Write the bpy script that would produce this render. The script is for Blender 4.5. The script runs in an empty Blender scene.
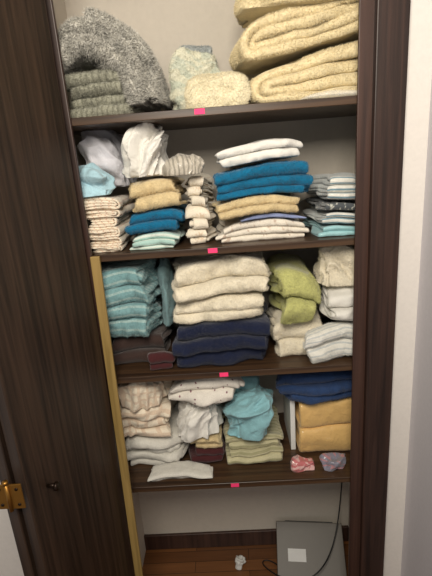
import bpy, bmesh, math, random
import numpy as np
from mathutils import Vector, Matrix

scene = bpy.context.scene
try:
    scene.view_settings.view_transform = 'Standard'
except Exception:
    pass

S1, S2, S3, S4 = 1.218, 0.835, 0.429, 0.0
FLOOR = -0.72
CEIL = 1.74
DEPTH = 0.42

# ------------------------------------------------------------------ materials
def new_mat(name):
    m = bpy.data.materials.new(name); m.use_nodes = True
    nt = m.node_tree
    b = nt.nodes["Principled BSDF"]
    return m, nt, b

def lin(c):
    return tuple(((v/255.0)/12.92 if v/255.0 <= 0.04045 else ((v/255.0+0.055)/1.055)**2.4) for v in c)+(1.0,)

FZ = {}
def cloth(name, rgb, pattern=None, rgb2=None, freq=20.0, width=0.5, bump=0.5, grain=300.0, rough=0.95, var=0.10, bd=0.003, sheen=0.25, fz=None, coat=0.0, wrk=.4):
    m, nt, b = new_mat(name)
    if fz: FZ[m.name] = fz
    N, L = nt.nodes, nt.links
    b.inputs["Roughness"].default_value = rough
    b.inputs["Sheen Weight"].default_value = sheen
    b.inputs["Specular IOR Level"].default_value = 0.12
    if coat:
        b.inputs["Coat Weight"].default_value = coat; b.inputs["Coat Roughness"].default_value = .12
    tc = N.new("ShaderNodeTexCoord")
    uv = N.new("ShaderNodeUVMap"); uv.uv_map = "UVMap"
    nz = N.new("ShaderNodeTexNoise"); nz.inputs["Scale"].default_value = grain; nz.inputs["Detail"].default_value = 3
    L.new(tc.outputs["Object"], nz.inputs["Vector"])
    nl = N.new("ShaderNodeTexNoise"); nl.inputs["Scale"].default_value = 30; nl.inputs["Detail"].default_value = 4
    L.new(tc.outputs["Object"], nl.inputs["Vector"])
    base = N.new("ShaderNodeRGB"); base.outputs[0].default_value = lin(rgb)
    src = base.outputs[0]
    if pattern:
        c2 = N.new("ShaderNodeRGB"); c2.outputs[0].default_value = lin(rgb2)
        mx = N.new("ShaderNodeMix"); mx.data_type = 'RGBA'
        L.new(src, mx.inputs[6]); L.new(c2.outputs[0], mx.inputs[7])
        if pattern in ('u', 'v', 'check'):
            sp = N.new("ShaderNodeSeparateXYZ"); L.new(uv.outputs[0], sp.inputs[0])
            def stripe(o):
                a = N.new("ShaderNodeMath"); a.operation = 'MULTIPLY'; a.inputs[1].default_value = freq; L.new(o, a.inputs[0])
                f = N.new("ShaderNodeMath"); f.operation = 'FRACT'; L.new(a.outputs[0], f.inputs[0])
                g = N.new("ShaderNodeMath"); g.operation = 'LESS_THAN'; g.inputs[1].default_value = width; L.new(f.outputs[0], g.inputs[0])
                return g.outputs[0]
            if pattern == 'u': fac = stripe(sp.outputs[0])
            elif pattern == 'v': fac = stripe(sp.outputs[1])
            else:
                a = N.new("ShaderNodeMath"); a.operation = 'MAXIMUM'
                L.new(stripe(sp.outputs[0]), a.inputs[0]); L.new(stripe(sp.outputs[1]), a.inputs[1]); fac = a.outputs[0]
            L.new(fac, mx.inputs[0])
        elif pattern == 'dots':
            vo = N.new("ShaderNodeTexVoronoi"); vo.inputs["Scale"].default_value = freq; vo.inputs["Randomness"].default_value = 0.6
            L.new(uv.outputs[0], vo.inputs["Vector"])
            g = N.new("ShaderNodeMath"); g.operation = 'LESS_THAN'; g.inputs[1].default_value = width
            L.new(vo.outputs["Distance"], g.inputs[0]); L.new(g.outputs[0], mx.inputs[0])
        elif pattern == 'floral':
            vo = N.new("ShaderNodeTexNoise"); vo.inputs["Scale"].default_value = freq; vo.inputs["Detail"].default_value = 2
            L.new(uv.outputs[0], vo.inputs["Vector"])
            g = N.new("ShaderNodeMapRange"); g.inputs[1].default_value = width; g.inputs[2].default_value = width+0.06
            L.new(vo.outputs[0], g.inputs[0]); L.new(g.outputs[0], mx.inputs[0])
        src = mx.outputs[2]
    hs = N.new("ShaderNodeHueSaturation")
    mr = N.new("ShaderNodeMapRange"); mr.inputs[1].default_value = 0.35; mr.inputs[2].default_value = 0.65
    mr.inputs[3].default_value = 1-var*1.2; mr.inputs[4].default_value = 1+var
    ad = N.new("ShaderNodeMath"); ad.operation = 'ADD'
    h = N.new("ShaderNodeMath"); h.operation = 'MULTIPLY'; h.inputs[1].default_value = 0.5
    L.new(nz.outputs[0], ad.inputs[0]); L.new(nl.outputs[0], ad.inputs[1]); L.new(ad.outputs[0], h.inputs[0])
    L.new(h.outputs[0], mr.inputs[0]); L.new(mr.outputs[0], hs.inputs["Value"]); L.new(src, hs.inputs["Color"])
    L.new(hs.outputs[0], b.inputs["Base Color"])
    w2 = N.new("ShaderNodeTexNoise"); w2.inputs["Scale"].default_value = 45; w2.inputs["Detail"].default_value = 3; w2.inputs["Distortion"].default_value = 0.8
    L.new(tc.outputs["Object"], w2.inputs["Vector"])
    bp0 = N.new("ShaderNodeBump"); bp0.inputs["Strength"].default_value = wrk; bp0.inputs["Distance"].default_value = 0.008
    L.new(w2.outputs[0], bp0.inputs["Height"])
    bp = N.new("ShaderNodeBump"); bp.inputs["Strength"].default_value = bump; bp.inputs["Distance"].default_value = bd
    L.new(nz.outputs[0], bp.inputs["Height"]); L.new(bp0.outputs[0], bp.inputs["Normal"]); L.new(bp.outputs[0], b.inputs["Normal"])
    return m

def wood(name, dark, light, scale=(60, 60, 2.5), rough=0.45, bump=0.15, spec=0.4):
    m, nt, b = new_mat(name)
    N, L = nt.nodes, nt.links
    tc = N.new("ShaderNodeTexCoord"); mp = N.new("ShaderNodeMapping"); mp.inputs["Scale"].default_value = scale
    L.new(tc.outputs["Object"], mp.inputs[0])
    nz = N.new("ShaderNodeTexNoise"); nz.inputs["Scale"].default_value = 1.0; nz.inputs["Detail"].default_value = 6; nz.inputs["Distortion"].default_value = 0.6
    L.new(mp.outputs[0], nz.inputs["Vector"])
    cr = N.new("ShaderNodeValToRGB"); cr.color_ramp.elements[0].position = 0.32; cr.color_ramp.elements[1].position = 0.68
    cr.color_ramp.elements[0].color = lin(dark); cr.color_ramp.elements[1].color = lin(light)
    L.new(nz.outputs[0], cr.inputs[0]); L.new(cr.outputs[0], b.inputs["Base Color"])
    b.inputs["Roughness"].default_value = rough; b.inputs["Specular IOR Level"].default_value = spec
    bp = N.new("ShaderNodeBump"); bp.inputs["Strength"].default_value = bump; bp.inputs["Distance"].default_value = 0.002
    L.new(nz.outputs[0], bp.inputs["Height"]); L.new(bp.outputs[0], b.inputs["Normal"])
    return m

def plain(name, rgb, rough=0.5, metal=0.0, spec=0.5, bumpscale=None, bump=0.1, trans=0.0, alpha=1.0):
    m, nt, b = new_mat(name)
    N, L = nt.nodes, nt.links
    tc = N.new("ShaderNodeTexCoord"); nz = N.new("ShaderNodeTexNoise"); nz.inputs["Scale"].default_value = bumpscale or 30; nz.inputs["Detail"].default_value = 4
    L.new(tc.outputs["Object"], nz.inputs["Vector"])
    base = lin(rgb)
    mx = N.new("ShaderNodeMix"); mx.data_type = 'RGBA'
    mx.inputs[6].default_value = tuple(v*0.93 for v in base[:3])+(1,); mx.inputs[7].default_value = tuple(min(1, v*1.05) for v in base[:3])+(1,)
    L.new(nz.outputs[0], mx.inputs[0]); L.new(mx.outputs[2], b.inputs["Base Color"])
    b.inputs["Roughness"].default_value = rough; b.inputs["Metallic"].default_value = metal; b.inputs["Specular IOR Level"].default_value = spec
    if trans: b.inputs["Transmission Weight"].default_value = trans; b.inputs["IOR"].default_value = 1.15
    if alpha < 1: b.inputs["Alpha"].default_value = alpha
    if bumpscale:
        bp = N.new("ShaderNodeBump"); bp.inputs["Strength"].default_value = bump; bp.inputs["Distance"].default_value = 0.002
        L.new(nz.outputs[0], bp.inputs["Height"]); L.new(bp.outputs[0], b.inputs["Normal"])
    return m

M = {}
M['darkwood'] = wood("dark_stained_wood", (33, 21, 17), (60, 41, 34), (70, 70, 2.2), 0.42)
M['doorwood'] = wood("dark_oak_door", (31, 22, 16), (58, 43, 33), (90, 90, 2.6), 0.42, 0.25)
M['frame'] = wood("frame_stain", (48, 31, 26), (74, 51, 42), (60, 60, 2.0), 0.4)
M['shelf'] = wood("shelf_stain", (46, 32, 23), (82, 60, 41), (2.2, 60, 60), 0.35)
M['polewood'] = wood("pale_pine", (120, 98, 52), (156, 130, 78), (50, 50, 3), 0.5)
M['wallback'] = plain("closet_plaster", (204, 196, 184), 0.9, bumpscale=60, bump=0.2)
M['wall'] = plain("painted_wall", (224, 218, 212), 0.85, bumpscale=90, bump=0.15)
M['wallR'] = plain("painted_wall_cool", (208, 204, 208), 0.85, bumpscale=90, bump=0.15)
M['brass'] = plain("aged_brass", (150, 108, 48), 0.4, 0.85)
M['black'] = plain("black_rubber", (18, 18, 20), 0.5)
M['knob'] = plain("dark_bronze", (40, 28, 20), 0.35, 0.7)
M['pink'] = plain("pink_sticker", (255, 60, 120), 0.7)
M['laptop'] = plain("grey_plastic_shell", (88, 82, 74), 0.45)
M['white_label'] = plain("paper_label", (226, 226, 224), 0.8)
M['plasticclear'] = plain("clear_plastic", (235, 235, 232), 0.12, alpha=0.28)
M['plasticwhite'] = plain("white_plastic_film", (214, 214, 210), 0.3)

# ------------------------------------------------------------------ numpy noise
class Nz:
    def __init__(s, seed, n=10):
        r = np.random.RandomState(seed)
        k = r.normal(size=(n, 3)); k /= np.linalg.norm(k, axis=1)[:, None]
        s.k = k*r.uniform(0.6, 1.7, size=(n, 1)); s.p = r.uniform(0, 6.28, n); s.n = n
        k2 = r.normal(size=(3, 3)); s.w = k2; s.wp = r.uniform(0, 6.28, 3)
    def __call__(s, P, f):
        Q = P*f*2.2
        Q = Q + 0.8*np.sin(Q@s.w.T*0.5+s.wp)
        return np.sin(Q@s.k.T+s.p).sum(1)/math.sqrt(s.n)*0.8
GZ, GY, GX = Nz(777), Nz(778), Nz(779)

def shelf_of(z):
    for q in (S1, S2, S3, S4):
        if z >= q-0.002: return q
    return FLOOR

# ------------------------------------------------------------------ mesh helpers
def add_fuzz(V, F, U, spec, seed):
    """short pile: thousands of tiny tapered fibres standing on the cloth surface"""
    dens, ln, wd = spec
    rs = np.random.RandomState(seed)
    F = np.asarray(F)
    A = V[F[:, 0]]; B = V[F[:, 1]]; Cc = V[F[:, 2]]; Dd = V[F[:, 3]] if F.shape[1] == 4 else V[F[:, 2]]
    n = np.cross(Cc-A, Dd-B) if F.shape[1] == 4 else np.cross(B-A, Cc-A)
    ar = np.linalg.norm(n, axis=1)*0.5
    cen = (A+B+Cc+Dd)/4; ymin = V[:, 1].min(); zmax = V[:, 2].max()
    vert = np.abs(n[:, 2])/(ar*2+1e-12)
    w = ar*(cen[:, 1] < ymin+.17)*((vert < .8) | ((cen[:, 2] > zmax-.035) & (ln > .005)) | (cen[:, 1] < ymin+.035))
    cnt = int(min(90000, w.sum()*dens*2))
    if cnt < 10: return V, F, U, None
    pick = rs.choice(len(F), cnt, p=w/w.sum())
    s, t = rs.rand(cnt, 1), rs.rand(cnt, 1)
    if F.shape[1] == 4:
        p = (A[pick]*(1-s)+B[pick]*s)*(1-t)+(Dd[pick]*(1-s)+Cc[pick]*s)*t
    else:
        q = s+t > 1; s = np.where(q, 1-s, s); t = np.where(q, 1-t, t)
        p = A[pick]*(1-s-t)+B[pick]*s+Cc[pick]*t
    nn = n[pick]/(np.linalg.norm(n[pick], axis=1)[:, None]+1e-12)
    nn *= np.where(rs.rand(cnt, 1) < .5, 1, -1)
    tilt = rs.normal(size=(cnt, 3))*0.55
    d = nn+tilt; d[:, 2] -= .15; d /= np.linalg.norm(d, axis=1)[:, None]
    tg = np.cross(d, rs.normal(size=(cnt, 3))); tg /= np.linalg.norm(tg, axis=1)[:, None]
    L = ln*rs.uniform(.5, 1.2, (cnt, 1))
    a = p-tg*wd/2; b = p+tg*wd/2; c = p+d*L
    c[:, 1] = np.minimum(c[:, 1], DEPTH-.004)
    c[:, 2] = np.maximum(c[:, 2], V[:, 2].min())
    o = len(V)
    V2 = np.stack([a, b, c], 1).reshape(-1, 3)
    F2 = np.arange(cnt*3).reshape(-1, 3)+o
    U2 = np.repeat(np.asarray(U)[F[pick, 0]], 3, axis=0)
    return np.concatenate([V, V2]), F, np.concatenate([U, U2]), F2

def mesh_obj(name, verts, faces, mats, uvs=None, midx=None, smooth=True, origin=None, recalc=True, fuzz=True):
    verts = np.asarray(verts, float)
    if origin is None:
        lo, hi = verts.min(0), verts.max(0); origin = ((lo[0]+hi[0])/2, (lo[1]+hi[1])/2, lo[2])
    o = np.array(origin)
    F2 = None
    if fuzz and mats[0].name in FZ:
        verts, faces, uvs, F2 = add_fuzz(verts, faces, uvs, FZ[mats[0].name], len(verts) % 1000)
    fl = np.asarray(faces).tolist()
    if F2 is not None: fl += F2.tolist()
    me = bpy.data.meshes.new(name)
    me.from_pydata((verts-o).tolist(), [], fl)
    if uvs is not None:
        ul = me.uv_layers.new(name="UVMap")
        li = np.empty(len(me.loops), int); me.loops.foreach_get("vertex_index", li)
        ul.data.foreach_set("uv", np.asarray(uvs, float)[li].ravel())
    for m in mats: me.materials.append(m)
    if recalc:
        bm = bmesh.new(); bm.from_mesh(me); bmesh.ops.recalc_face_normals(bm, faces=bm.faces); bm.to_mesh(me); bm.free()
    me.polygons.foreach_set("use_smooth", [smooth]*len(me.polygons))
    me.update()
    ob = bpy.data.objects.new(name, me); ob.location = origin
    scene.collection.objects.link(ob)
    return ob

def join(name, obs):
    bpy.context.view_layer.update()
    for o in bpy.context.view_layer.objects: o.select_set(False)
    for o in obs: o.select_set(True)
    bpy.context.view_layer.objects.active = obs[0]
    bpy.ops.object.join()
    obs[0].name = name; return obs[0]

def box(name, x0, x1, y0, y1, z0, z1, mat, bevel=0.0, parent=None, rot=None):
    bm = bmesh.new(); bmesh.ops.create_cube(bm, size=1)
    bmesh.ops.scale(bm, vec=(x1-x0, y1-y0, z1-z0), verts=bm.verts)
    if bevel: bmesh.ops.bevel(bm, geom=bm.edges[:], offset=bevel, segments=3, affect='EDGES', profile=0.5)
    me = bpy.data.meshes.new(name); bm.to_mesh(me); bm.free(); me.materials.append(mat)
    ob = bpy.data.objects.new(name, me); ob.location = ((x0+x1)/2, (y0+y1)/2, (z0+z1)/2)
    if rot: ob.rotation_euler = rot
    scene.collection.objects.link(ob)
    if parent: ob.parent = parent
    return ob

def resample(path, ds):
    P = np.asarray(path, float)
    seg = np.linalg.norm(np.diff(P, axis=0), axis=1); s = np.concatenate([[0], np.cumsum(seg)])
    n = max(4, int(s[-1]/ds)); t = np.linspace(0, s[-1], n)
    return np.stack([np.interp(t, s, P[:, 0]), np.interp(t, s, P[:, 1])], 1), t

def catmull(pts, n=12):
    P = np.asarray(pts, float); P = np.vstack([2*P[0]-P[1], P, 2*P[-1]-P[-2]])
    out = []
    for i in range(1, len(P)-2):
        for t in np.linspace(0, 1, n, endpoint=False):
            out.append(0.5*((2*P[i])+(-P[i-1]+P[i+1])*t+(2*P[i-1]-5*P[i]+4*P[i+1]-P[i+2])*t*t+(-P[i-1]+3*P[i]-3*P[i+1]+P[i+2])*t**3))
    out.append(P[-2]); return np.array(out)

def ribbon(path, t, w0, w1, axis, seed, ds=0.008, dw=0.009, jit=0.006):
    """thick cloth strip following a 2-D path, extruded along the other axis"""
    P, s = resample(path, ds)
    T = np.gradient(P, axis=0); T /= (np.linalg.norm(T, axis=1)[:, None]+1e-9)
    Nn = np.stack([-T[:, 1], T[:, 0]], 1)
    n = len(P); K = max(6, int((w1-w0)/dw))
    r = t/2
    c = np.concatenate([[0, r*0.1, r*0.35, r*0.8], np.linspace(r*1.3, (w1-w0)-r*1.3, K), [(w1-w0)-r*0.8, (w1-w0)-r*0.35, (w1-w0)-r*0.1, (w1-w0)]])
    d = np.minimum(c, (w1-w0)-c); e = np.sqrt(np.clip(1-(1-np.clip(d/r, 0, 1))**2, 0.0, 1)); e = np.maximum(e, 0.05)
    ds_ = np.minimum(s, s[-1]-s); es = np.sqrt(np.clip(1-(1-np.clip(ds_/r, 0, 1))**2, 0, 1)); es = np.maximum(es, 0.05)
    rs = np.random.RandomState(seed)
    ph = rs.uniform(0, 6.28, 4)
    j0 = jit*(np.sin(s*14+ph[0])+0.6*np.sin(s*37+ph[1])); j1 = jit*(np.sin(s*13+ph[2])+0.6*np.sin(s*33+ph[3]))
    u = c/(w1-w0)
    W = w0+c[:, None]+(1-u)[:, None]*j0[None, :]+u[:, None]*j1[None, :]
    A = []
    for sg in (1, -1):
        off = sg*(r*e[:, None]*es[None, :])
        a = P[None, :, 0]+Nn[None, :, 0]*off; b = P[None, :, 1]+Nn[None, :, 1]*off
        if axis == 'x': A.append(np.stack([W, a, b], 2))
        else: A.append(np.stack([a, W, b], 2))
    KK = len(c)
    V = np.concatenate([A[0].reshape(-1, 3), A[1].reshape(-1, 3)])
    uv1 = np.stack([np.broadcast_to(s[None, :], (KK, n)), np.broadcast_to(c[:, None], (KK, n))], 2).reshape(-1, 2)
    U = np.concatenate([uv1, uv1+np.array([0.013, 0.0])])
    idx = np.arange(KK*n).reshape(KK, n); o = KK*n
    F = []
    q = np.stack([idx[:-1, :-1], idx[1:, :-1], idx[1:, 1:], idx[:-1, 1:]], 2).reshape(-1, 4)
    F.append(q); F.append(q[:, ::-1]+o)
    for k in (0, KK-1):
        a, b = idx[k, :-1], idx[k, 1:]; f = np.stack([a, b, b+o, a+o], 1); F.append(f if k == 0 else f[:, ::-1])
    for i in (0, n-1):
        a, b = idx[:-1, i], idx[1:, i]; f = np.stack([a, a+o, b+o, b], 1); F.append(f if i == 0 else f[:, ::-1])
    return V, np.concatenate(F), U

def u_path(f0, back, zc, r, flat=1.0, p=1.0):
    sg = 1 if back > f0 else -1
    c = f0+sg*r*flat
    pts = [(back, zc-r)]
    if abs(back-c) > .02: pts.append((c+sg*0.005, zc-r))
    for a in np.linspace(-90, 90, 17):
        ca, sa = math.cos(math.radians(a)), math.sin(math.radians(a))
        ca = abs(ca)**p
        pts.append((c-sg*r*flat*ca, zc+r*sa))
    if abs(back-c) > .02: pts.append((c+sg*0.005, zc+r))
    pts.append((back, zc+r))
    return pts

def rib_fold(f0, back, z0, h, k, w0, w1, axis, seed, flat=1.0, p=1.0, **kw):
    out = []
    t = h/2/k
    sg = 1 if back > f0 else -1
    rr = random.Random(seed*3+1)
    for j in range(k):
        r = h/2*(1-j/k)-t/2
        r = max(r, t*0.5)
        off = (h/2-(r+t/2))
        e0, e1 = rr.uniform(-.003, .008)*min(j, 2), rr.uniform(-.003, .008)*min(j, 2)
        out.append(ribbon(u_path(f0+sg*off*flat, back-sg*0.01*j*((seed+j) % 3), z0+h/2, r, flat, p), t*0.99, w0+e0, w1-e1, axis, seed*7+j, **kw))
    return out

def combine(parts):
    V, F, U, I = [], [], [], []; o = 0
    for p in parts:
        v, f, u = p[:3]; mi = p[3] if len(p) > 3 else 0
        V.append(v); F.append(f+o); U.append(u); I += [mi]*len(f); o += len(v)
    return np.concatenate(V), np.concatenate(F), np.concatenate(U), I

def deform(V, x0, x1, y0, d, z0, H, noise, wr, wf, droop, lean, rot, seed, slope, lowf=13, shag=0.0, tilt=0.0):
    nx, ny = Nz(seed), Nz(seed+50)
    base = shelf_of(z0)
    zr = np.clip((V[:, 2]-z0)/max(H, 0.01), 0, 1.2); xc = (x0+x1)/2; hw = (x1-x0)/2
    g = np.clip((V[:, 2]-base)/0.05, 0, 1)
    P = V.copy()
    u = np.clip((V[:, 0]-xc)/hw, -1.3, 1.3)
    V = V.copy()
    V[:, 2] -= droop*zr*np.abs(u)**3
    V[:, 2] += slope*u*zr + tilt*u
    V[:, 0] += noise*nx(P, lowf)*1.1
    V[:, 1] += noise*ny(P, lowf)*1.6
    # height undulation is one shared field so neighbouring layers follow each other
    V[:, 2] += (0.0095*GZ(P*np.array([1, 1, .45]), 10) + 0.002*GY(P*np.array([1, 1, .4]), 26))*g
    if wr:
        a = wr*(1-2*np.abs(nx(P+3.1, wf)*0.7)); b = wr*ny(P+5.7, wf*0.6)
        V[:, 1] += a*1.4; V[:, 0] += b
    if shag:
        rs = np.random.RandomState(seed); V += rs.normal(size=V.shape)*shag*np.stack([np.ones(len(V)), np.ones(len(V)), g], 1)
    V[:, 0] += lean*zr
    if rot:
        c, s = math.cos(rot), math.sin(rot); X = V[:, 0]-xc; Y = V[:, 1]-(y0+d/2)
        V[:, 0] = xc+c*X-s*Y; V[:, 1] = y0+d/2+s*X+c*Y
    V[:, 2] = np.maximum(V[:, 2], base+0.0005)
    V[:, 1] = np.clip(V[:, 1], 0.002 if z0 > -.1 else -9, DEPTH-0.006)
    return V

def towel(name, x0, x1, z0, z1, mat, n=2, k=2, y0=0.04, d=0.28, axis='x', side='l', noise=0.008, wr=0.0035, wf=36, droop=0.010, lean=0.0, rot=0.0, seed=1, jx=0.020, jy=0.026, slope=0.0, flat=1.0, shag=0.0, ds=0.007, dw=0.008, heights=None, lowf=13, jit=0.007, tilt=0.0, p=.85, frot=.045):
    rnd = random.Random(seed)
    if S3-.01 < z0 < S1-.01: y0 = max(.014, y0-.018)
    z1 -= .002
    H = z1-z0; hs = heights or [1.0]*n
    hs = [h*rnd.uniform(0.76, 1.24) for h in hs]; tot = sum(hs); hs = [h/tot*H for h in hs]
    parts = []; z = z0
    for i, h in enumerate(hs):
        a, b = x0+rnd.uniform(-jx*.3, jx), x1-rnd.uniform(-jx*.3, jx); f = y0+rnd.uniform(0, jy)
        if axis == 'x': ps = rib_fold(f, y0+d, z, h, k, a, b, 'x', seed+i, flat, p, ds=ds, dw=dw, jit=jit)
        elif side == 'l': ps = rib_fold(a, b, z, h, k, f, y0+d, 'y', seed+i, flat, p, ds=ds, dw=dw, jit=jit)
        else: ps = rib_fold(b, a, z, h, k, f, y0+d, 'y', seed+i, flat, p, ds=ds, dw=dw, jit=jit)
        an = rnd.uniform(-frot, frot); c, s = math.cos(an), math.sin(an); xc, yc = (a+b)/2, y0+.05
        for (v, ff, uu) in ps:
            X, Y = v[:, 0]-xc, v[:, 1]-yc
            v[:, 0], v[:, 1] = xc+c*X-s*Y, yc+s*X+c*Y
        parts += ps
        z += h
    V, F, U, I = combine(parts)
    V = deform(V, x0, x1, y0, d, z0, H, noise, wr, wf, droop, lean, rot, seed, slope, lowf, shag, tilt)
    return mesh_obj(name, V, F, [mat], U)

def drape(name, pts, t, y0, y1, mat, axis='y', seed=1, noise=0.006, wr=0.002, wf=38, shag=0.0, layers=1, gap=None, floorz=None, ds=0.006, dw=0.008, lowf=10):
    parts = []
    P = catmull(pts)
    for j in range(layers):
        T = np.gradient(P, axis=0); T /= np.linalg.norm(T, axis=1)[:, None]; Nn = np.stack([-T[:, 1], T[:, 0]], 1)
        Q = P-Nn*j*(gap or t*1.02)
        parts.append(ribbon(Q, t, y0+0.004*((j*7) % 3), y1, axis, seed+j, ds=ds, dw=dw))
    V, F, U, I = combine(parts)
    z0 = V[:, 2].min() if floorz is None else floorz
    V = deform(V, V[:, 0].min(), V[:, 0].max(), y0, y1-y0, z0, max(.02, V[:, 2].max()-z0), noise, wr, wf, 0, 0, 0, seed, 0, lowf, shag)
    return mesh_obj(name, V, F, [mat], U)

def heap(name, x0, x1, y0, y1, z0, z1, mat, seed=1, amp=0.014, rf=16.0, fine=0.0012, e=0.7, dirv=(1, 0.3, 0.6), rot=0.0, lean=0.0, flatb=0.45, sub=5, stretch=.7, tilt=0.0, shag=0.0):
    """crumpled cloth bundle with long soft folds along dirv"""
    bm = bmesh.new(); bmesh.ops.create_icosphere(bm, subdivisions=sub+1, radius=1)
    D = np.array([v.co[:] for v in bm.verts]); F = np.array([[v.index for v in f.verts] for f in bm.faces]); bm.free()
    D = np.sign(D)*np.abs(D)**e; D /= np.max(np.abs(D), axis=0)
    D[:, 2] = np.where(D[:, 2] < -flatb, -flatb+(D[:, 2]+flatb)*0.06, D[:, 2])
    D[:, 2] = (D[:, 2]-D[:, 2].min())/(1-D[:, 2].min())
    S = np.array([(x1-x0)/2, (y1-y0)/2, (z1-z0)])
    A, B = Nz(seed), Nz(seed+31)
    P = D*S
    k = 1+0.16*A(P, 5)
    P = P*np.stack([k, k, 1+0.10*B(P, 5)], 1)
    Nn = np.stack([D[:, 0], D[:, 1], (D[:, 2]-0.35)*1.4], 1); Nn /= np.linalg.norm(Nn, axis=1)[:, None]+1e-9
    dv = np.array(dirv, float); dv /= np.linalg.norm(dv)
    Pw = P+0.022*np.stack([A(P, rf*0.45), B(P, rf*0.45), A(P+9, rf*0.45)], 1)
    Pd = Pw-stretch*np.outer(Pw@dv, dv)
    n1 = A(Pd, rf); n2 = B(Pd+4, rf*2.1); n3 = A(Pd+8, rf*4.2)
    r1 = 1-2.4*np.abs(n1); r2 = 1-2.4*np.abs(n2); r3 = 1-2.4*np.abs(n3)
    disp = amp*(1.0*np.clip(r1, -1.3, 1)+0.5*np.clip(r2, -1.3, 1)+.2*np.clip(r3, -1.3, 1)-0.7)
    g = np.clip(P[:, 2]/0.02, 0, 1)
    V = P+Nn*disp[:, None]*np.stack([np.ones(len(P)), np.ones(len(P)), g], 1)
    lat = np.cross(dv, Nn); V += lat*(amp*0.8*A(Pd+2, rf))[:, None]*np.stack([np.ones(len(P)), np.ones(len(P)), g], 1)
    V += (np.stack([A(P, 60), B(P, 60), A(P+2, 60)*g], 1))*fine
    V[:, 0] += lean*D[:, 2]; V[:, 2] += tilt*D[:, 0]*g
    if shag:
        V += np.random.RandomState(seed).normal(size=V.shape)*shag
    if rot:
        c, s = math.cos(rot), math.sin(rot); V = np.stack([c*V[:, 0]-s*V[:, 1], s*V[:, 0]+c*V[:, 1], V[:, 2]], 1)
    V += np.array([(x0+x1)/2, (y0+y1)/2, z0])
    V[:, 2] = np.maximum(V[:, 2], z0+0.0005); V[:, 1] = np.clip(V[:, 1], 0.002, DEPTH-0.006)
    U = np.stack([P[:, 0]+P[:, 1]*.3, P[:, 2]*1.2+P[:, 1]*.6], 1)
    return mesh_obj(name, V, F, [mat], U)

# ------------------------------------------------------------------ room shell
XL, XR = -0.10, 0.885
box("wall_back", XL-.05, XR+.05, DEPTH, DEPTH+.05, FLOOR, CEIL, M['wallback'])
box("wall_closet_left", XL-.05, XL, 0.0, DEPTH, FLOOR, CEIL, M['wallback'])
box("wall_closet_right", XR, XR+.05, 0.0, DEPTH, FLOOR, CEIL, M['wallback'])
box("wall_front_left", -1.2, -0.105, -0.004, 0.05, FLOOR, CEIL, M['wall'])
box("wall_front_right", 0.886, 0.96, -0.004, 0.05, FLOOR, CEIL, M['wall'])
box("wall_right", 0.958, 1.0, -2.2, 0.05, FLOOR, CEIL, M['wallR'])
box("ceiling", -1.2, 1.0, -0.2, DEPTH+.05, CEIL, CEIL+.05, M['wall'])
def floor_mat():
    m, nt, b = new_mat("oak_floor"); N, L = nt.nodes, nt.links
    tc = N.new("ShaderNodeTexCoord"); mp = N.new("ShaderNodeMapping"); L.new(tc.outputs["Object"], mp.inputs[0])
    br = N.new("ShaderNodeTexBrick"); br.inputs["Scale"].default_value = 1.0; br.inputs["Brick Width"].default_value = 0.5; br.inputs["Row Height"].default_value = 0.057
    br.inputs["Mortar Size"].default_value = 0.0012; br.inputs["Color1"].default_value = lin((136, 88, 50)); br.inputs["Color2"].default_value = lin((108, 68, 38)); br.inputs["Mortar"].default_value = lin((40, 24, 14))
    L.new(mp.outputs[0], br.inputs["Vector"])
    mp2 = N.new("ShaderNodeMapping"); mp2.inputs["Scale"].default_value = (4, 70, 1); L.new(tc.outputs["Object"], mp2.inputs[0])
    nz = N.new("ShaderNodeTexNoise"); nz.inputs["Scale"].default_value = 1; nz.inputs["Detail"].default_value = 5; L.new(mp2.outputs[0], nz.inputs[0])
    mx = N.new("ShaderNodeMix"); mx.data_type = 'RGBA'; mx.blend_type = 'MULTIPLY'; mx.inputs[0].default_value = 0.5
    L.new(br.outputs[0], mx.inputs[6]); L.new(nz.outputs[0], mx.inputs[7]); L.new(mx.outputs[2], b.inputs["Base Color"])
    b.inputs["Roughness"].default_value = 0.35
    return m
box("floor", -1.2, 1.0, -2.2, DEPTH+.05, FLOOR-.03, FLOOR, floor_mat())
box("baseboard_back", XL, XR, DEPTH-.014, DEPTH, FLOOR, FLOOR+.085, M['frame'], 0.003)

box("trim_1", 0.765, 0.806, -0.010, -0.001, FLOOR, CEIL, M['frame'], 0.002)
box("trim_2", 0.803, 0.886, -0.028, -0.001, FLOOR, CEIL, M['darkwood'], 0.004)
box("trim_3", -0.105, -0.004, -0.014, -0.001, FLOOR, CEIL, M['darkwood'], 0.003)

for i, z in enumerate((S1, S2, S3, S4)):
    box("closet_shelf", XL+.001, XR-.001, 0.0, DEPTH-.001, z-0.021, z, M['shelf'], 0.002)
for (x, z) in ((.345, S1), (.352, S2), (.358, S3), (.368, S4)):
    box("price_sticker", x-.014, x+.014, -0.0016, -0.0002, z-.016, z-.002, M['pink'])

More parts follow.
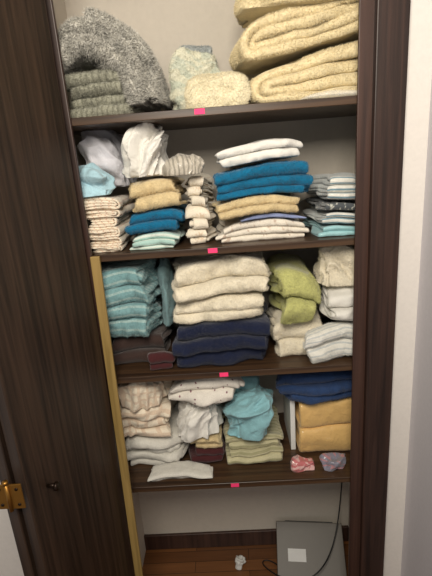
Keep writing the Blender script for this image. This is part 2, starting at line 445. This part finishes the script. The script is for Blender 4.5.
door = bpy.data.objects.new("bifold_door", None); scene.collection.objects.link(door)
def slab(name, a, b, th, z0, z1, mat, parent):
    a = np.array(a); b = np.array(b); d = (b-a); Ln = np.linalg.norm(d); ang = math.atan2(d[1], d[0])
    c = (a+b)/2; nrm = np.array([-d[1], d[0]])/Ln
    c = c + nrm*th/2
    ob = box(name, -Ln/2, Ln/2, -th/2, th/2, z0, z1, mat, 0.003)
    ob.location = (c[0], c[1], (z0+z1)/2); ob.rotation_euler = (0, 0, ang); ob.parent = parent
    return ob
slab("leaf_inner", (-0.012, -0.035), (-0.132, -0.385), -0.034, FLOOR+.012, CEIL-.02, M['doorwood'], door)
slab("leaf_outer", (-0.072, -0.035), (-0.171, -0.380), -0.034, FLOOR+.012, CEIL-.02, M['doorwood'], door)
hz = 0.335
for i, xx in enumerate((-0.150, -0.188)):
    box("hinge_leaf_%d" % (i+1), xx-.016, xx+.014, -0.400, -0.3955, hz-.035, hz+.035, M['brass'], 0.001, door)
def cyl(name, loc, r, h, mat, parent=None, rot=(0, 0, 0), seg=24):
    bm = bmesh.new(); bmesh.ops.create_cone(bm, cap_ends=True, segments=seg, radius1=r, radius2=r, depth=h)
    me = bpy.data.meshes.new(name); bm.to_mesh(me); bm.free(); me.materials.append(mat)
    me.polygons.foreach_set("use_smooth", [True]*len(me.polygons))
    ob = bpy.data.objects.new(name, me); ob.location = loc; ob.rotation_euler = rot; scene.collection.objects.link(ob)
    if parent: ob.parent = parent
    return ob
cyl("hinge_pin", (-0.170, -0.402, hz), 0.005, 0.078, M['brass'], door)
cyl("hinge_tip", (-0.170, -0.402, hz+.043), 0.007, 0.008, M['brass'], door)
for i, (sx, sz) in enumerate(((-.148, .022), (-.148, -.022), (-.190, .022), (-.190, -.022))):
    cyl("hinge_screw_%d" % (i+1), (sx, -0.4005, hz+sz), 0.004, 0.002, M['knob'], door, (math.radians(90), 0, 0))
cyl("knob_stem", (-0.100, -0.325, .30), 0.005, 0.024, M['knob'], door, (0, math.radians(90), 0))
cyl("knob_head", (-0.086, -0.329, .30), 0.012, 0.008, M['knob'], door, (0, math.radians(90), 0))

pb = Vector((0.008, -0.085, FLOOR+.001)); pt = Vector((0.002, -0.012, 0.835))
pole = box("wooden_pole", -0.014, 0.014, -0.006, 0.006, 0, (pt-pb).length, M['polewood'], 0.003)
pole.location = (pb+pt)/2; pole.rotation_euler = (math.atan2(-(pt-pb).y, (pt-pb).z), 0, 0)

# ------------------------------------------------------------------ cloth colours
TF = (160000, .0045, .0010)   # terry pile
C = {}
C['shag'] = cloth("grey_shag", (196, 193, 184), bump=1.0, grain=170, var=0.35, bd=0.006, sheen=.3, fz=(260000, .013, .0021))
C['bluegrey'] = cloth("blue_grey_terry", (172, 178, 178), bump=0.9, var=0.25, grain=220, fz=(200000, .006, .0012))
C['sagegrey'] = cloth("sage_grey_mat", (152, 151, 135), 'v', (130, 129, 114), 60, 0.3, bump=0.9, var=0.25, fz=(160000, .006, .0012))
C['sagecream'] = cloth("sage_cream_print", (214, 212, 192), 'floral', (196, 200, 184), 26, 0.5, bump=.7, var=.10, grain=200, fz=(200000, .006, .0012))
C['cream'] = cloth("cream_terry", (224, 214, 184), bump=0.9, var=.12, grain=200, fz=(200000, .006, .0012))
C['creamblanket'] = cloth("cream_blanket", (226, 211, 172), bump=0.6, grain=140, var=.08, bd=.003, sheen=.3, fz=(200000, .007, .0012), wrk=.12)
C['white'] = cloth("white_cotton", (224, 221, 214), bump=0.2, var=0.04)
C['lavwhite'] = cloth("lavender_white", (212, 211, 218), bump=0.2, var=0.05)
C['peach'] = cloth("peach_stripe", (226, 214, 194), 'u', (208, 180, 158), 60, 0.22, bump=0.2)
C['ltblue'] = cloth("light_blue_sheet", (166, 200, 212), bump=0.2)
C['tan'] = cloth("tan_terry", (208, 188, 146), bump=0.9, var=.12, grain=200, fz=TF)
C['teal'] = cloth("teal_terry", (18, 104, 142), bump=0.9, var=.15, grain=200, fz=TF)
C['aqua'] = cloth("pale_aqua", (166, 198, 190), 'u', (206, 216, 206), 60, 0.4)
C['offwhite'] = cloth("off_white_stack", (224, 214, 196), 'floral', (210, 190, 166), 60, 0.58)
C['floralcream'] = cloth("cream_floral_print", (222, 214, 200), 'floral', (190, 172, 156), 50, 0.57)
C['lavblue'] = cloth("lavender_blue", (136, 148, 186))
C['silver'] = cloth("silver_ruched", (190, 182, 168), 'u', (150, 144, 132), 75, 0.4, rough=0.4, coat=.4)
C['stripepc'] = cloth("striped_pillowcase", (214, 212, 204), 'u', (120, 146, 158), 90, 0.35, coat=.25)
C['turq'] = cloth("turquoise_stripe", (122, 160, 164), 'u', (160, 186, 184), 42, 0.28, bump=0.9, var=0.15, grain=200, fz=TF)
C['tealgrey'] = cloth("teal_grey", (128, 158, 162), bump=0.7, var=.15, fz=TF)
C['maroon'] = cloth("maroon_terry", (70, 34, 36), bump=0.6)
C['brown'] = cloth("brown_terry", (62, 48, 44), bump=0.6)
C['creamw'] = cloth("ivory_terry", (225, 216, 195), bump=0.9, var=0.12, grain=190, fz=TF)
C['navy'] = cloth("navy_terry", (26, 33, 58), bump=0.9, var=.2, fz=TF)
C['lime'] = cloth("lime_terry", (186, 186, 120), bump=0.9, var=0.15, grain=190, fz=TF)
C['whitestripe'] = cloth("white_ribbed", (224, 222, 214), 'u', (190, 194, 194), 70, 0.3, fz=TF)
C['peachcheck'] = cloth("peach_check", (228, 216, 196), 'check', (214, 194, 172), 28, 0.3, bump=0.3)
C['dots'] = cloth("dotted_white", (222, 216, 206), 'dots', (130, 90, 100), 60, 0.17, bump=0.2)
C['aquaterry'] = cloth("aqua_cotton", (138, 184, 192), bump=0.4)
C['khaki'] = cloth("khaki_cotton", (190, 184, 150), 'u', (158, 154, 120), 50, 0.25)
C['denim'] = cloth("denim_blue", (46, 68, 108), bump=0.5, var=0.15, fz=TF)
C['yellow'] = cloth("golden_fleece", (224, 184, 118), bump=0.3, var=.05, rough=.5, coat=.6)
C['pinksoap'] = cloth("pink_print", (196, 112, 114), 'floral', (218, 176, 172), 45, 0.5, rough=0.25, bump=.1, coat=.8)
C['greysoap'] = cloth("lavender_grey_print", (132, 130, 144), 'floral', (176, 128, 134), 45, 0.53, rough=0.25, bump=.1, coat=.8)
C['greysheet'] = cloth("grey_white_sheet", (208, 205, 196), bump=0.2)

# ------------------------------------------------------------------ SHELF 1
m1 = towel("folded_bath_mat", -0.04, 0.150, S1, 1.335, C['sagegrey'], n=4, k=2, y0=.04, d=.30, seed=3, shag=.001, jy=.03, droop=.0)
m2 = drape("shag_bath_mat", [(-.055, 1.350), (-.01, 1.388), (.04, 1.398), (.085, 1.382), (.130, 1.34), (.168, 1.285), (.200, 1.25)], .036, .03, .33, C['shag'], seed=5, shag=.001, noise=.013, layers=1, ds=.006, dw=.006, wr=.005)
m3 = drape("shag_bath_mat", [(-.03, 1.42), (.03, 1.450), (.085, 1.445), (.135, 1.40), (.178, 1.335), (.215, 1.26)], .034, .045, .34, C['shag'], seed=6, shag=.001, noise=.013, ds=.006, dw=.006, wr=.005)
m4 = drape("grey_bath_mat", [(.065, 1.49), (.12, 1.475), (.168, 1.425), (.207, 1.35), (.232, 1.25)], .024, .08, .34, C['shag'], seed=7, shag=.0008, noise=.010)
join("bath_mat_pile", [m2, m1, m3, m4])
towel("grey_bath_towel", .260, .385, S1, 1.445, C['bluegrey'], n=5, k=1, y0=.265, d=.14, seed=9, frot=.01)
heap("printed_bath_towel", .245, .435, .105, .235, S1, 1.432, C['sagecream'], seed=11, amp=.019, rf=11, dirv=(1, 0, 1.1), e=.68)
heap("cream_hand_towel", .31, .475, .015, .10, S1, 1.318, C['cream'], seed=12, amp=.014, rf=12, dirv=(1, 0, .3), e=.68)
towel("cream_blanket", .492, .83, S1, 1.345, C['creamblanket'], n=1, k=2, y0=.05, d=.30, axis='y', side='l', seed=15, noise=.020, lowf=8, wr=0, slope=.03, jx=.01, jit=.012)
towel("cream_blanket", .445, .83, 1.365, 1.460, C['creamblanket'], n=1, k=2, y0=.040, d=.30, axis='y', side='l', seed=17, noise=.020, lowf=8, wr=0, tilt=.034, jx=.01, jit=.012)
heap("cream_blanket", .49, .86, .05, .33, 1.462, 1.62, C['creamblanket'], seed=19, amp=.020, rf=8, dirv=(1, 0, .35), e=.55, tilt=.02)
towel("plastic_wrapped_sheet", .63, .80, S1, 1.242, M['plasticclear'], n=1, k=1, y0=.008, d=.034, seed=4, noise=.004, wr=.003)

# ------------------------------------------------------------------ SHELF 2
towel("striped_bedsheet", -.04, .076, S2, 1.00, C['peach'], n=6, k=2, y0=.05, d=.28, axis='y', side='r', seed=21, noise=.007)
heap("light_blue_bedsheet", -.07, .060, .02, .13, 1.003, 1.085, C['ltblue'], seed=22, amp=.013, rf=15, dirv=(1, 0, -.5))
heap("crumpled_pillowcase", -.06, .100, .13, .32, 1.02, 1.185, C['lavwhite'], seed=24, amp=.022, rf=12, dirv=(1, 0, -.5), e=.6)
towel("pale_aqua_towel", .100, .25, S2, .884, C['aqua'], n=3, k=1, y0=.03, d=.30, seed=25, noise=.005)
towel("teal_hand_towel", .102, .258, .888, .948, C['teal'], n=2, k=1, y0=.035, d=.28, seed=26, heights=[1, 1.4])
towel("tan_hand_towel", .105, .262, .953, 1.036, C['tan'], n=2, k=2, y0=.03, d=.27, seed=27, noise=.006)
heap("crumpled_bedsheet", .100, .240, .02, .22, 1.047, 1.175, C['white'], seed=30, amp=.020, rf=13, dirv=(.6, 0, 1), e=.6)
heap("ruched_pillow_sham", .220, .348, .012, .11, 1.045, 1.108, C['silver'], seed=29, amp=.004, rf=30, dirv=(0, 0, 1), e=.85)
towel("cream_bedsheet", .284, .350, S2, 1.036, C['offwhite'], n=7, k=2, y0=.07, d=.25, seed=31, noise=.007, jx=.012)
towel("floral_bedsheet", .368, .640, S2, .890, C['floralcream'], n=3, k=1, y0=.05, d=.27, seed=33, noise=.007)
towel("lavender_towel", .44, .640, .893, .907, C['lavblue'], n=1, k=1, y0=.04, d=.27, seed=34, noise=.003)
towel("tan_bath_towel", .365, .636, .912, .962, C['tan'], n=2, k=1, y0=.035, d=.28, seed=35, slope=.0)
towel("teal_bath_towel", .365, .655, .967, 1.054, C['teal'], n=3, k=1, y0=.035, d=.28, seed=36, noise=.010, slope=.010, heights=[1, 1, 1.3], droop=.006)
towel("white_pillowcase", .385, .630, 1.064, 1.122, C['white'], n=2, k=1, y0=.05, d=.25, seed=38, noise=.013, droop=.018, tilt=.009, wr=.005)
towel("aqua_packaged_sheet", .672, .80, S2, .873, cloth("aqua_satin", (150, 194, 198), bump=0.1, rough=0.35, coat=.5), n=2, k=1, y0=.04, d=.28, seed=41, noise=.004)
towel("striped_pillowcase", .675, .80, .877, .913, C['stripepc'], n=2, k=1, y0=.04, d=.28, seed=42, noise=.004)
towel("dark_pillowcase", .677, .80, .918, .942, cloth("dark_print", (80, 84, 88), 'floral', (190, 190, 180), 90, .55), n=1, k=1, y0=.04, d=.28, seed=43, noise=.002)
towel("striped_pillowcase", .688, .80, .950, 1.02, C['stripepc'], n=3, k=1, y0=.05, d=.28, seed=44, noise=.008)

# ------------------------------------------------------------------ SHELF 3
towel("brown_bath_towel", -.03, .165, S3, .523, C['brown'], n=2, k=2, y0=.10, d=.27, seed=51)
towel("striped_bath_towel", -.04, .135, .530, .785, C['turq'], n=4, k=2, y0=.05, d=.27, seed=52, noise=.012, lean=-.01, jx=.026, jy=.02, wr=.004)
heap("teal_beach_towel", .153, .197, .12, .30, .54, .785, C['tealgrey'], seed=54, amp=.006, rf=14, dirv=(.3, 0, 1))
towel("red_washcloth", .10, .19, S3, .49, C['maroon'], n=2, k=1, y0=.03, d=.04, seed=55)
towel("navy_bath_towel", .200, .515, S3, .578, C['navy'], n=3, k=2, y0=.04, d=.29, seed=56, noise=.009)
towel("ivory_bath_towel", .208, .50, .586, .664, C['creamw'], n=2, k=2, y0=.04, d=.28, seed=57, noise=.010)
towel("ivory_bath_blanket", .214, .525, .672, .790, C['creamw'], n=2, k=2, y0=.04, d=.28, seed=58, noise=.012, droop=.03, heights=[1, 1.8], wr=.004)
towel("white_bath_towel", .535, .69, S3, .550, C['creamw'], n=2, k=2, y0=.09, d=.25, seed=61, noise=.011)
towel("ribbed_white_towel", .62, .82, S3, .545, C['whitestripe'], n=2, k=2, y0=.02, d=.055, seed=62, noise=.009, tilt=.01)
towel("lime_bath_towel", .53, .662, .560, .735, C['lime'], n=2, k=2, y0=.05, d=.25, seed=63, noise=.015, lean=.012, droop=.03, slope=-.02)
towel("white_hand_towel", .700, .83, .56, .658, C['white'], n=2, k=2, y0=.06, d=.24, seed=64, noise=.013)
heap("cream_pillowcase", .670, .83, .04, .26, .668, .815, C['creamw'], seed=66, amp=.021, rf=12, dirv=(.8, 0, -.7), e=.6)

# ------------------------------------------------------------------ SHELF 4
towel("white_bedsheet", -.02, .182, S4, .132, C['greysheet'], n=4, k=1, y0=.095, d=.25, seed=71, noise=.013, wr=.004)
towel("checked_bedsheet", -.04, .150, .142, .270, C['peachcheck'], n=3, k=2, y0=.06, d=.26, seed=72, noise=.018, jx=.03, jy=.03, wr=.006, wf=26)
heap("checked_bedsheet", -.05, .155, .05, .30, .272, .39, C['peachcheck'], seed=70, amp=.017, rf=12, dirv=(.3, 0, 1), e=.6)
towel("white_table_runner", .05, .30, S4, .030, C['greysheet'], n=2, k=1, y0=.015, d=.07, seed=73, noise=.006)
towel("maroon_napkins", .205, .33, S4, .063, C['maroon'], n=2, k=1, y0=.10, d=.20, seed=74, noise=.003)
towel("tan_napkins", .205, .33, .069, .123, C['tan'], n=3, k=1, y0=.09, d=.20, seed=75, noise=.004)
heap("white_tablecloth", .168, .328, .05, .26, .134, .285, C['white'], seed=76, amp=.019, rf=14, dirv=(.8, 0, .7))
towel("dotted_bedsheet", .172, .41, .294, .386, C['dots'], n=2, k=2, y0=.045, d=.24, seed=77, noise=.014, droop=.04, tilt=.005, wr=.006, wf=26)
towel("khaki_placemats", .345, .555, S4, .105, C['khaki'], n=4, k=1, y0=.10, d=.24, seed=78, noise=.006)
heap("aqua_bedsheet", .348, .538, .06, .28, .110, .312, C['aquaterry'], seed=80, amp=.022, rf=12, dirv=(.9, 0, .6), e=.65)
towel("golden_fleece_blanket", .615, .82, S4, .232, C['yellow'], n=2, k=3, y0=.13, d=.24, seed=81, noise=.003, flat=.3, droop=.003, jx=.004, jy=.004, wr=.001, p=.5, jit=.002, frot=.01)
towel("navy_fitted_sheet", .555, .84, .242, .360, C['denim'], n=3, k=1, y0=.09, d=.26, seed=82, noise=.012, droop=.012, jy=.03)
box("white_envelope_box", .588, .606, .16, .36, S4+.001, .222, M['white_label'], 0.002)
heap("wrapped_soap_pack", .568, .668, .03, .090, S4, .046, C['pinksoap'], seed=85, amp=.008, rf=20, e=.5)
heap("wrapped_soap_pack", .680, .770, .03, .090, S4, .050, C['greysoap'], seed=86, amp=.008, rf=20, e=.5)

# ------------------------------------------------------------------ closet floor
lap = bpy.data.objects.new("laptop_computer", None); scene.collection.objects.link(lap)
lap.location = (.68, .30, FLOOR+.078); lap.rotation_euler = (math.radians(38), 0, math.radians(-6))
box("base", -.15, .15, -.11, .11, -.010, .004, M['laptop'], 0.004, lap)
box("lid", -.15, .15, -.11, .11, .005, .012, M['laptop'], 0.003, lap)
box("hinge_bar", -.11, .11, .106, .114, -.004, .008, M['black'], 0.002, lap)
box("label", -.10, -.02, -.05, .0, .0121, .0126, M['white_label'], 0, lap)
def cable(name, pts, r=0.0028):
    cu = bpy.data.curves.new(name, 'CURVE'); cu.dimensions = '3D'; sp = cu.splines.new('NURBS'); sp.points.add(len(pts)-1)
    for i, p in enumerate(pts): sp.points[i].co = (*p, 1)
    sp.use_endpoint_u = True; sp.order_u = 4; cu.bevel_depth = r; cu.materials.append(M['black'])
    ob = bpy.data.objects.new(name, cu); scene.collection.objects.link(ob); return ob
cable("power_cable", [(.85, .40, -.30), (.84, .39, -.45), (.80, .30, -.60), (.70, .16, -.62), (.60, .15, -.66), (.50, .25, -.715), (.44, .32, -.715), (.52, .33, -.715), (.60, .18, -.70), (.72, .1, -.715)])
heap("plastic_wrapper", .33, .385, .28, .33, FLOOR, FLOOR+.05, M['plasticwhite'], seed=90, amp=.008, rf=40, sub=3)

# ------------------------------------------------------------------ lights
def area(name, loc, target, size, power, col):
    l = bpy.data.lights.new(name, 'AREA'); l.size = size; l.energy = power; l.color = col
    o = bpy.data.objects.new(name, l); o.location = loc
    o.rotation_euler = (Vector(target)-Vector(loc)).to_track_quat('-Z', 'Y').to_euler(); scene.collection.objects.link(o)
area("ceiling_light", (0.30, -1.4, 1.72), (0.4, 0.1, 0.8), 0.6, 32, (1.0, 0.92, 0.79))
w = bpy.data.worlds.new("World"); scene.world = w; w.use_nodes = True
w.node_tree.nodes["Background"].inputs[0].default_value = (1.0, 0.97, 0.94, 1); w.node_tree.nodes["Background"].inputs[1].default_value = 0.34

# ------------------------------------------------------------------ camera
cam = bpy.data.cameras.new("camera"); co = bpy.data.objects.new("camera", cam); scene.collection.objects.link(co)
yaw, pitch, roll = -0.0361, 0.285, -0.0751
f = Vector((math.sin(yaw)*math.cos(pitch), math.cos(yaw)*math.cos(pitch), -math.sin(pitch)))
r = Vector((math.cos(yaw), -math.sin(yaw), 0)); u = r.cross(f)
c, s = math.cos(roll), math.sin(roll)
r2 = c*r+s*u; u2 = -s*r+c*u
co.matrix_world = Matrix(((r2.x, u2.x, -f.x, 0.3987), (r2.y, u2.y, -f.y, -1.2522), (r2.z, u2.z, -f.z, 1.0776), (0, 0, 0, 1)))
cam.sensor_fit = 'VERTICAL'; cam.sensor_height = 24.0; cam.lens = 432*24.0/576; cam.clip_start = 0.02
scene.camera = co
